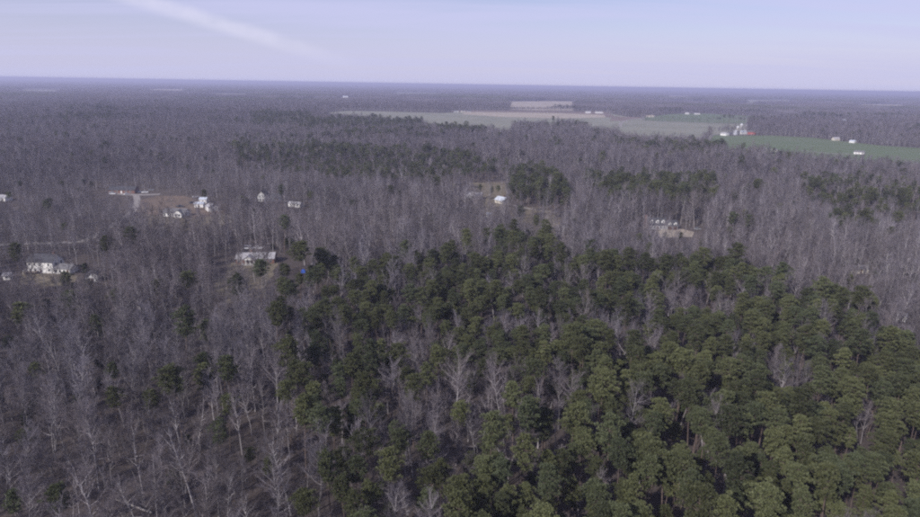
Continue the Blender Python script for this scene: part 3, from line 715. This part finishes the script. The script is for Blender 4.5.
# far farm: sheds, silos and grain bins between the green fields
simple_house('machine_shed', 'white farm shed at the near end of the far silo farm', 'shed', 724.5, 135.6, 14.0, 9.4, 3.9, 2.3, 'white_siding', 'pale_shingle', math.radians(30), 2, gable_front=True, side=False, group='farm buildings between green fields')
simple_house('farm_shed', 'dark grey low farm shed between white shed and silos', 'shed', 731, 134.6, 12.5, 9.4, 3.9, 2.3, 'grey_siding', 'grey_shingle', .2, 3, side=False, group='farm buildings between green fields')
simple_house('red_barn', 'red barn at the end of the silo farm', 'barn', 750.5, 134.4, 15.6, 10.1, 5.1, 3.5, 'red_paint', 'grey_shingle', -.1, 3, group='farm buildings between green fields', dmat='trim')
simple_house('dairy_barn', 'pale metal-roofed barn standing among the silos', 'barn', 743.5, 134.2, 17.2, 10.1, 4.7, 3.1, 'white_siding', 'metal_roof', .15, 4, group='farm buildings between green fields')
def silo(px, py, r, H, label, dome=True):
    t = thing('silo' if dome else 'grain_bin', label, 'silo', at(px, py), 0, 'farm silos and bins')
    b = MB(); b.tube([(0, 0, -.2), (0, 0, H)], [r, r], 20); b.build('body', M['galvanised' if not dome else 'concrete'], t)
    for z in np.arange(2, H, 2.5):
        h = MB(); h.tube([(0, 0, z), (0, 0, z + .12)], [r + .05, r + .05], 20); h.build('hoop', M['galvanised'], t)
    k = np.linspace(0, 1, 6)
    d = MB()
    if dome: d.tube([(0, 0, H + .02 + r * .9 * math.sin(a * 1.5)) for a in k], [max(.05, (r + .06) * math.cos(a * 1.5)) for a in k], 20)
    else: d.tube([(0, 0, H + .02), (0, 0, H + r * .55)], [r + .2, .25], 20)
    d.build('cap', M['galvanised'], t)
silo(737, 134.3, 2.8, 15, 'shorter left-hand pale silo at the far farm'); silo(740.5, 133.7, 3.0, 19, 'tallest pale silo in the middle of the far farm')
silo(745.5, 133.2, 2.8, 16, 'domed silo nearest the red barn at the far farm'); silo(735, 135.0, 4.2, 8, 'squat grain bin in front of the far silos', False)
G2 = 'lone white buildings among far fields and woods'
simple_house('far_farmhouse', 'pale farmhouse at the far edge of the lower green field', 'house', 835.5, 140.6, 12.5, 7.8, 3.9, 2.5, 'cream_siding', 'pale_shingle', .2, 3, 1, group=G2)
simple_house('far_shed', 'white shed beside the pale farmhouse above the lower green field', 'shed', 852.5, 142.9, 9.4, 7.0, 3.1, 1.9, 'white_siding', 'metal_roof', .5, 2, gable_front=True, side=False, group=G2)
simple_house('field_barn', 'long grey barn with white end standing out in the lower green field', 'barn', 859, 154.2, 14.0, 7.8, 3.3, 2.0, 'white_siding', 'grey_shingle', math.radians(-35), 3, group=G2)
simple_house('hedge_house', 'small white house among bare trees at the near edge of the green field', 'house', 774, 151.6, 6.2, 5.5, 3.3, 2.0, 'white_siding', 'grey_shingle', .3, 2, group=G2); lot(774, 151.8, 16, 90, 6, .1)
simple_house('ridge_house', 'small white house atop the upper green field, first of two', 'house', 687, 114.3, 12.5, 9.4, 3.9, 2.7, 'white_siding', 'pale_shingle', 0, 3, group=G2)
simple_house('ridge_barn', 'low white barn atop the upper green field, second of two', 'barn', 697, 114.6, 18.7, 9.4, 3.1, 2.0, 'white_siding', 'pale_shingle', 0, 4, group=G2)
simple_house('tan_barn', 'tan low barn where the brown field meets the upper green field', 'barn', 650, 117.2, 26.5, 10.9, 3.9, 2.3, 'cream_siding', 'tan_stubble', .1, 5, group=G2)
simple_house('distant_house', 'white house at the right tip of the upper green strip', 'house', 843, 121.6, 15.6, 10.9, 3.9, 2.7, 'white_siding', 'metal_roof', .2, 3, group=G2); lot(843, 121.6, 40, 160, 30, 0)
simple_house('distant_house', 'white house far off in unbroken woods above the pale field', 'house', 345.5, 97.6, 32.8, 17.2, 5.5, 3.9, 'white_siding', 'metal_roof', .1, 4, group=G2); lot(345.5, 97.6, 90, 420, 60, 0)
simple_house('distant_barn', 'white barn on the far brown strip, smaller and left of a longer one', 'barn', 588, 113.3, 17.2, 10.9, 3.9, 3.1, 'white_siding', 'pale_shingle', .1, 2, group=G2)
simple_house('distant_barn', 'longer white barn on the far brown strip beside the dark treeline', 'barn', 599, 113.4, 26.5, 10.9, 3.9, 2.3, 'white_siding', 'pale_shingle', .1, 3, group=G2)
simple_house('field_house', 'white farmhouse on the brown strip behind the pale field, leftmost of three', 'house', 456, 112.2, 17.2, 9.4, 3.9, 3.1, 'white_siding', 'grey_shingle', .1, 3, group=G2)
simple_house('field_house', 'pale farm shed on the brown strip, middle of three buildings', 'shed', 463, 112.4, 14.0, 9.4, 3.9, 3.1, 'cream_siding', 'grey_shingle', .3, 3, group=G2)
simple_house('field_house', 'grey-walled farmhouse on the brown strip behind the pale field, rightmost of three', 'house', 469, 112.3, 15.6, 9.4, 4.3, 3.5, 'grey_siding', 'dark_shingle', -.1, 3, group=G2)
simple_house('hedge_shed', 'tiny white shed at the wooded near edge of the pale field, below two dark pines', 'shed', 552, 125.6, 9.4, 6.2, 3.1, 2.3, 'white_siding', 'pale_shingle', .2, 1, group=G2); lot(552, 126, 20, 180, 10, .1)

def car(label, px, py, rz, paint, body='car'):
    t = thing({'car': 'parked_car', 'van': 'parked_van', 'pickup': 'parked_pickup'}[body], label, {'car': 'car', 'van': 'van', 'pickup': 'pickup'}[body], at(px, py), rz, 'vehicles parked by the houses')
    prof = {'car': [(-2.2,.35),(2.2,.35),(2.25,.8),(1.2,.98),(-1.5,1.0),(-2.25,.95)], 'van': [(-2.6,.4),(2.5,.4),(2.55,1.1),(1.9,1.2),(1.4,1.25),(-2.6,1.25)],
            'pickup': [(-2.7,.5),(2.7,.5),(2.75,1.0),(1.3,1.15),(-2.7,1.15)]}[body]
    cab = {'car': [(1.1,.985),(.4,1.45),(-1.1,1.47),(-1.7,1.005)], 'van': [(1.8,1.255),(1.3,2.05),(-2.5,2.1),(-2.58,1.255)], 'pickup': [(1.2,1.155),(.6,1.8),(-.6,1.82),(-.8,1.155)]}[body]
    b = MB(); b.prism(prof, -.9, .9); b.build('body', M[paint], t)
    c = MB(); c.prism(cab, -.76, .76); c.build('windows', M['glass'], t)
    ro = MB(); zt = max(z for _, z in cab); xr = [x for x, z in cab if z > zt - .1]; ro.box(min(xr)-.05, max(xr)+.05, -.78, .78, zt+.002, zt+.05); ro.build('roof', M[paint], t)
    for x in (-1.4, 1.45):
        for y in (-.86, .86):
            w = MB(); w.tube([(x, y-.11, .34), (x, y+.11, .34)], [.34, .34], 12); wo = w.build('wheel', M['tyre'], t)
            h = MB(); s = math.copysign(1, y); h.tube([(x, y + s*.112, .34), (x, y + s*.13, .34)], [.2, .18], 8); h.build('rim', M['galvanised'], wo)
car('white van parked behind the long brick house, first of two vehicles', 249, 249.2, math.radians(12), 'white_car', 'van')
car('white pickup parked behind the long brick house, second of two vehicles', 257.5, 249.2, math.radians(8), 'white_car', 'pickup'); lot(254, 249, 20, 20, 4, .05)
car('dark car parked on the red clearing behind the two close white sheds', 192, 203.4, .3, 'dark_car')
car('dark pickup parked directly behind the white ranch house', 180, 207.2, .2, 'dark_car', 'pickup')
car('white car alone at the back of the red clearing', 195.5, 197.4, .6, 'white_car')
car('white van by the near end of the long roadside brick house', 112.5, 194.4, .2, 'white_car', 'van')
car('white car parked before the middle of the roadside brick house', 127, 194.6, .9, 'white_car')
car('white van on the gravel yard just past the roadside brick house', 137.5, 192.6, .1, 'white_car', 'van')
car('white pickup further along the gravel yard past the roadside brick house', 145, 193.0, .3, 'white_car', 'pickup')
car('silver car at the far end of the roadside gravel yard, by the trees', 151, 190.6, .4, 'silver_car')
car('silver car parked on the pale lawn side of the dormered grey house', 697.5, 229.6, .2, 'silver_car'); lot(697, 230, 9, 45, 4, .05)
def tarp():
    t = thing('tarp_cover', 'bright blue tarp draped over a stack between round pines', 'tarp', at(303.5, 272.5), .3)
    rg = np.random.default_rng(3); b = MB(); k = 7; v = []
    for j in range(k):
        for i in range(k):
            x, y = (i/(k-1)-.5)*2.6, (j/(k-1)-.5)*2.2; e = min(i, j, k-1-i, k-1-j)
            v.append((x, y, (0.05 if e == 0 else 1.3 if e == 1 else 1.75) + rg.uniform(-.06, .06) * (e > 0)))
    b.add(v, [(j*k+i, j*k+i+1, (j+1)*k+i+1, (j+1)*k+i) for j in range(k-1) for i in range(k-1)]); b.build('cover', M['blue_tarp'], t)
    s = MB(); s.box(-.75, .75, -.55, .55, 0, 1.15); s.build('stacked_boards', M['deck_wood'], t)
tarp(); lot(303.5, 272.5, 6, 40, 2, .2)
def log(label, a, b, r, name='fallen_log'):
    a, b = np.array(a), np.array(b); t = thing(name, label, 'log', a, 0); d = b - a; L = np.linalg.norm(d); q = np.random.default_rng(int(L * 100))
    pts = np.array([(d[0]*s, d[1]*s, .25 + .9*s + q.normal(0, .05)) for s in np.linspace(0, 1, 7)])
    m = MB(); m.tube(pts, r * np.linspace(1, .35, 7), 7); m.build('trunk', M['pale_wood'], t)
    for k in range(6):
        s = q.uniform(.5, .95); p = np.array([d[0]*s, d[1]*s, .3 + .9*s]); e = p + np.array([q.normal(0, 1.0), q.normal(0, 1.0), q.uniform(.3, 1.6)])
        x = MB(); x.tube([p, (p+e)/2 + q.normal(0, .1, 3), e], [.07, .045, .015], 4); x.build('branch', M['pale_wood'], t)
log('pale fallen trunk lying on the forest floor near the bottom left', at(152, 512, .5), at(115, 500, .8), .26)
log('thin grey fallen trunk lying parallel below the pale fallen trunk', at(142, 516, .4), at(122, 519, .6), .17)
CLEAR.append((np.array([at(100, 493), at(160, 497), at(165, 530), at(105, 530)]), .22))

# ------------------------------------------------------------------ planting
X, Y = grid_points(72, 620, 4.75); k = kept(X, Y); X, Y = X[k], Y[k]
ev = rng.uniform(0, 1, len(X)) < pine_share(X, Y) * (1 + 0.6 * slow(X, Y, 24, 20))
# pines are wider: thin their stands a little so that crowns just touch
thin = rng.uniform(0, 1, len(X)) < np.where(ev, 0.92, 0.80); X, Y, ev = X[thin], Y[thin], ev[thin]
LONE = [(15,259,1),(64,279,.85),(20,313,1.05),(74,305,1),(135,241,1),(104,252,1),(116,291,.6),(125,289,.6),(155,292,.95),(189,281,1),(259,278,1),(298,262,1.25),(288,281,1.1),
        (184,333,1.15),(207,330,1.0),(276,328,1.1),(175,378,1.15),(202,364,1.15),(229,377,1.0),(290,363,1.1),(226,407,.8),(288,393,.9),(219,441,.75),(303,420,1),(266,468,.6),(60,505,.8),(12,512,.7),
        (116,405,.7),(111,363,.75),(24,110*4,.6),(205,197.5,.75),(252,455,.5),(370,502,.75),(387,505,.7),(480,187,.75),(491.5,186.5,.8),(498,190,.7),(520,216,1.0),(540,240,1.05),(508,236,1.0),(846,214,.95),(866,212,.95),(897,219,1.05),(755,187,.95),(640,243,.7),(680,238,.55),(665,239,.55),(553.5,120,1.35),(562,119.6,1.4),(723,139,1.2),(205,318,.8),(96,330,.7),(150,402,.8),(40,372,.7)]
lx = np.array([at(p[0], p[1], 16 * p[2]) for p in LONE]); ls = np.array([p[2] * 1.1 for p in LONE])
near = np.min(np.hypot(X[:, None] - lx[None, :, 0], Y[:, None] - lx[None, :, 1]), 1) < 4.6
X, Y, ev = X[~near], Y[~near], ev[~near]
sc_ = np.clip(rng.normal(0.93, 0.15, len(X)), 0.5, 1.3) * (1 + 0.07 * slow(X, Y, 90, 30)) * stand_age(X, Y)
ingrown = (~ev) & (rng.uniform(0, 1, len(X)) < 0.22); sc_[ingrown] *= 0.62; sc_[ev] *= 0.96; sc_[~ev & (pine_share(X, Y) > .4)] *= 0.90
BARE = [(97,478,3,1.05),(104,470,6,1.1),(185,500,2,.95),(318,495,6,1.0),(352,500,1,1.0),(0,470,2,1.0),(215,490,0,1.1),(290,500,7,.95),(250,330,6,.95),(560,300,6,1.0),(428,470,2,1.1)]   # big pale trees that stand out
bx = np.array([at(p[0], p[1], 4.0) for p in BARE])
near = np.min(np.hypot(X[:, None] - bx[None, :, 0], Y[:, None] - bx[None, :, 1]), 1) < 3.2
X, Y, ev, sc_ = X[~near], Y[~near], ev[~near], sc_[~near]
X = np.concatenate([X, bx[:, 0], lx[:, 0]]); Y = np.concatenate([Y, bx[:, 1], lx[:, 1]]); ev = np.concatenate([ev, np.zeros(len(bx), bool), np.ones(len(lx), bool)]); sc_ = np.concatenate([sc_, [p[3] for p in BARE], ls])
rz = rng.uniform(0, 6.283, len(X)); form = np.where(ev, rng.integers(0, len(PN_SPEC), len(X)), rng.integers(0, len(HW_SPEC), len(X)))
form[len(X) - len(lx) - len(bx):len(X) - len(lx)] = [p[2] for p in BARE]
tall = np.where(ev, np.array([s[1] for s in PN_SPEC])[form % len(PN_SPEC)], np.array([s[1] for s in HW_SPEC])[form]) * sc_
cx_, cy_, dep = project(X, Y, tall * 0.74)
size = tall / dep; size[(cx_ < 3) | (cx_ > 917) | (cy_ > 514) | (cy_ < 60)] = 0
single = np.zeros(len(X), bool)
for kind in (True, False):
    w = np.where(ev == kind)[0]; single[w[np.argsort(-size[w])[:300]]] = True

def words_for(i):
    if ev[i]:
        look = {0: 'rounded', 1: 'broad', 2: 'compact', 3: 'slender', 4: 'wide', 5: 'low-crowned', 6: 'deep-crowned'}[form[i]]
        n_ = 'green pine'
    else:
        look = {0: 'upright', 1: 'tall', 2: 'spreading', 3: 'narrow', 4: 'forked', 5: 'slim', 6: 'wide-branching', 7: 'high-crowned'}[form[i]]
        n_ = 'bare grey hardwood'
    x, y = cx_[i] / 9.2, 100 - cy_[i] / 5.17
    if ev[i]: place = 'amid bare woods' if x < 30 else 'in the mixed stand' if x < 60 else 'in the dense pine stand'
    else: place = 'in the leafless woods' if x < 30 else 'among scattered pines' if x < 60 else 'between dense pines'
    return look, n_, place, x, y
used_labels = set()
_ones = 'zero one two three four five six seven eight nine ten eleven twelve thirteen fourteen fifteen sixteen seventeen eighteen nineteen'.split()
_tens = '- - twenty thirty forty fifty sixty seventy eighty ninety'.split()
def spelled(v):
    v = min(99, max(1, int(round(v)))); return _ones[v] if v < 20 else _tens[v // 10] + ('-' + _ones[v % 10] if v % 10 else '')
tilt_r = np.random.default_rng(77)
def plant(i):
    look, n_, place, x, y = words_for(i)
    lab = f'{look} {n_} {place}, {spelled(x)} percent across and {spelled(y)} percent up'
    for extra in ('shorter', 'other', 'further', 'last'):
        if lab not in used_labels: break
        lab = f'{extra} {look} {n_} {place}, {spelled(x)} percent across, {spelled(y)} percent up'
    used_labels.add(lab)
    t = thing('pine_tree' if ev[i] else 'bare_tree', lab, 'tree', (X[i], Y[i]), 0, 'pines of the near wood' if ev[i] else 'leafless hardwoods of the near wood')
    t.scale = (sc_[i] * tilt_r.uniform(.92, 1.12), sc_[i] * tilt_r.uniform(.92, 1.12), sc_[i])
    tl = 0.02 if ev[i] else 0.045
    t.rotation_euler = (tilt_r.normal(0, tl), tilt_r.normal(0, tl), rz[i])
    for me in (pn_parts if ev[i] else hw_parts)[form[i]]: link('trunk' if me.name.startswith('trunk') else 'crown', me, t)
for i in np.where(single)[0]: plant(i)

rest = ~single; dist = np.hypot(X, Y)
def mass(name, sel, coll, label, tilt):
    q = np.where(sel)[0]; s = sc_[q][:, None] * np.stack([rng.uniform(.9, 1.12, len(q)), rng.uniform(.9, 1.12, len(q)), np.ones(len(q))], 1)
    scatter(name, np.stack([X[q], Y[q], np.zeros(len(q))], 1), rz[q], s, form[q], coll, label, tilt)
NEARLIM = 330
mixed_near = proto_collection('near_wood', near_hw + near_pn); mixed_mid = proto_collection('middle_wood', mid_hw + mid_pn)
mixed_far = proto_collection('far_wood', far_hw + far_pn); tile_c = proto_collection('wood_block', tiles); big_c = proto_collection('wood_expanse', big_tiles)
form = np.where(ev, form + len(HW_SPEC), form)
mass('forest', rest & (dist < NEARLIM), mixed_near, 'mixed bare and evergreen forest filling in behind the nearest trees', .03)
mass('forest', rest & (dist >= NEARLIM), mixed_mid, 'grey leafless forest with pine stands around the houses', .02)

X, Y = grid_points(620, 2700, 6.6); k = kept(X, Y); X, Y = X[k], Y[k]
ev = rng.uniform(0, 1, len(X)) < pine_share(X, Y)
form = np.where(ev, rng.integers(0, len(far_pn), len(X)) + len(far_hw), rng.integers(0, len(far_hw), len(X)))
sc_ = np.clip(rng.normal(.97, .13, len(X)), .6, 1.3) * (1 + .10 * slow(X, Y, 150, 30)) * stand_age(X, Y); rz = rng.uniform(0, 6.28, len(X))
s3 = sc_[:, None] * np.where(ev[:, None], [[1.2, 1.2, 1.0]], [[1.15, 1.15, 1.0]])
scatter('forest', np.stack([X, Y, 0 * X], 1), rz, s3, form, mixed_far, 'leafless forest in the middle distance around the open fields')

def tile_band(r0, r1, sp, coll, nb, label, scale_noise, choose):
    X, Y = grid_points(r0, r1, sp, 0.12); k = np.ones(len(X), bool)
    for q, keep in CLEAR:
        for dx, dy in ((0, 0), (.4, .4), (-.4, .4), (.4, -.4), (-.4, -.4)): k &= ~inside(X + dx * sp, Y + dy * sp, q)
    X, Y = X[k], Y[k]
    k = slow(X, Y, scale_noise * 1.3, 0) < 1.0 + .15 * slow(X, Y, scale_noise * .3, 10)   # scattered openings
    X, Y = X[k], Y[k]; v = slow(X, Y * 1.6, scale_noise, 20); form = choose(v, len(X))
    sc = 1 + .10 * slow(X, Y, scale_noise * .4, 30)
    scatter('forest', np.stack([X, Y, 0 * X], 1), rng.integers(0, 4, len(X)) * math.pi / 2, np.stack([np.full(len(X), 1.08)] * 2 + [sc], 1), form, coll, label)
tile_band(2700, 9000, TILE * .97, tile_c, 6, 'distant leafless forest with dark pine blocks beyond the fields', 700,
          lambda v, n: np.where(v > .75, rng.integers(4, 6, n), np.where(v > .45, 3, np.where(v > .1, 2, rng.integers(0, 2, n)))))
tile_band(9000, 37500, BIG * .97, big_c, 4, 'farthest forest reaching to the flat horizon', 3000,
          lambda v, n: np.where(v > .7, 3, np.where(v > .4, 2, rng.integers(0, 2, n))))

# shrubs and saplings on the forest floor
X, Y = grid_points(80, 420, 4.3); k = kept(X, Y) & (rng.uniform(0, 1, len(X)) < .50 + .25 * slow(X, Y, 40, 5)); X, Y = X[k], Y[k]
shr = proto_collection('shrub', [shrub(401 + i, h, n_).mesh('shrub', M['shrub_twig']) for i, (h, n_) in enumerate(((3.2, 9), (4.5, 7), (6.5, 5), (2.2, 11)))] + [joined(pine_tree(420 + i, h, r, b_, 1)).mesh('evergreen_shrub', [M['pine_bark'], M['holly']]) for i, (h, r, b_) in enumerate(((5, 1.3, .12), (3.2, 1.2, .1)))])
sc_ = rng.uniform(.6, 1.3, len(X))
o = scatter('undergrowth', np.stack([X, Y, 0 * X], 1), rng.uniform(0, 6.28, len(X)), np.stack([sc_] * 3, 1), np.where(rng.uniform(0, 1, len(X)) < .10 + .08 * slow(X, Y, 60, 25), rng.integers(4, 6, len(X)), rng.integers(0, 4, len(X))), shr, 'bare shrubs and saplings under the trees'); o['category'] = 'undergrowth'

# ------------------------------------------------------------------ haze
h = MB(); h.box(-41500, 41500, -41500, 41500, -1.0, 99.0)
hm = bpy.data.materials.new('haze'); hm.use_nodes = True; nt = hm.node_tree
nt.nodes.remove(nt.nodes['Principled BSDF']); pv = nt.nodes.new('ShaderNodeVolumePrincipled')
pv.inputs['Color'].default_value = (0.72, 0.73, 1.0, 1); pv.inputs['Density'].default_value = 1.6e-4; pv.inputs['Anisotropy'].default_value = 0.1
nt.links.new(pv.outputs[0], nt.nodes['Material Output'].inputs['Volume'])
tag(h.build('haze', hm), 'thin lavender haze over the whole landscape', 'haze', kind='stuff')
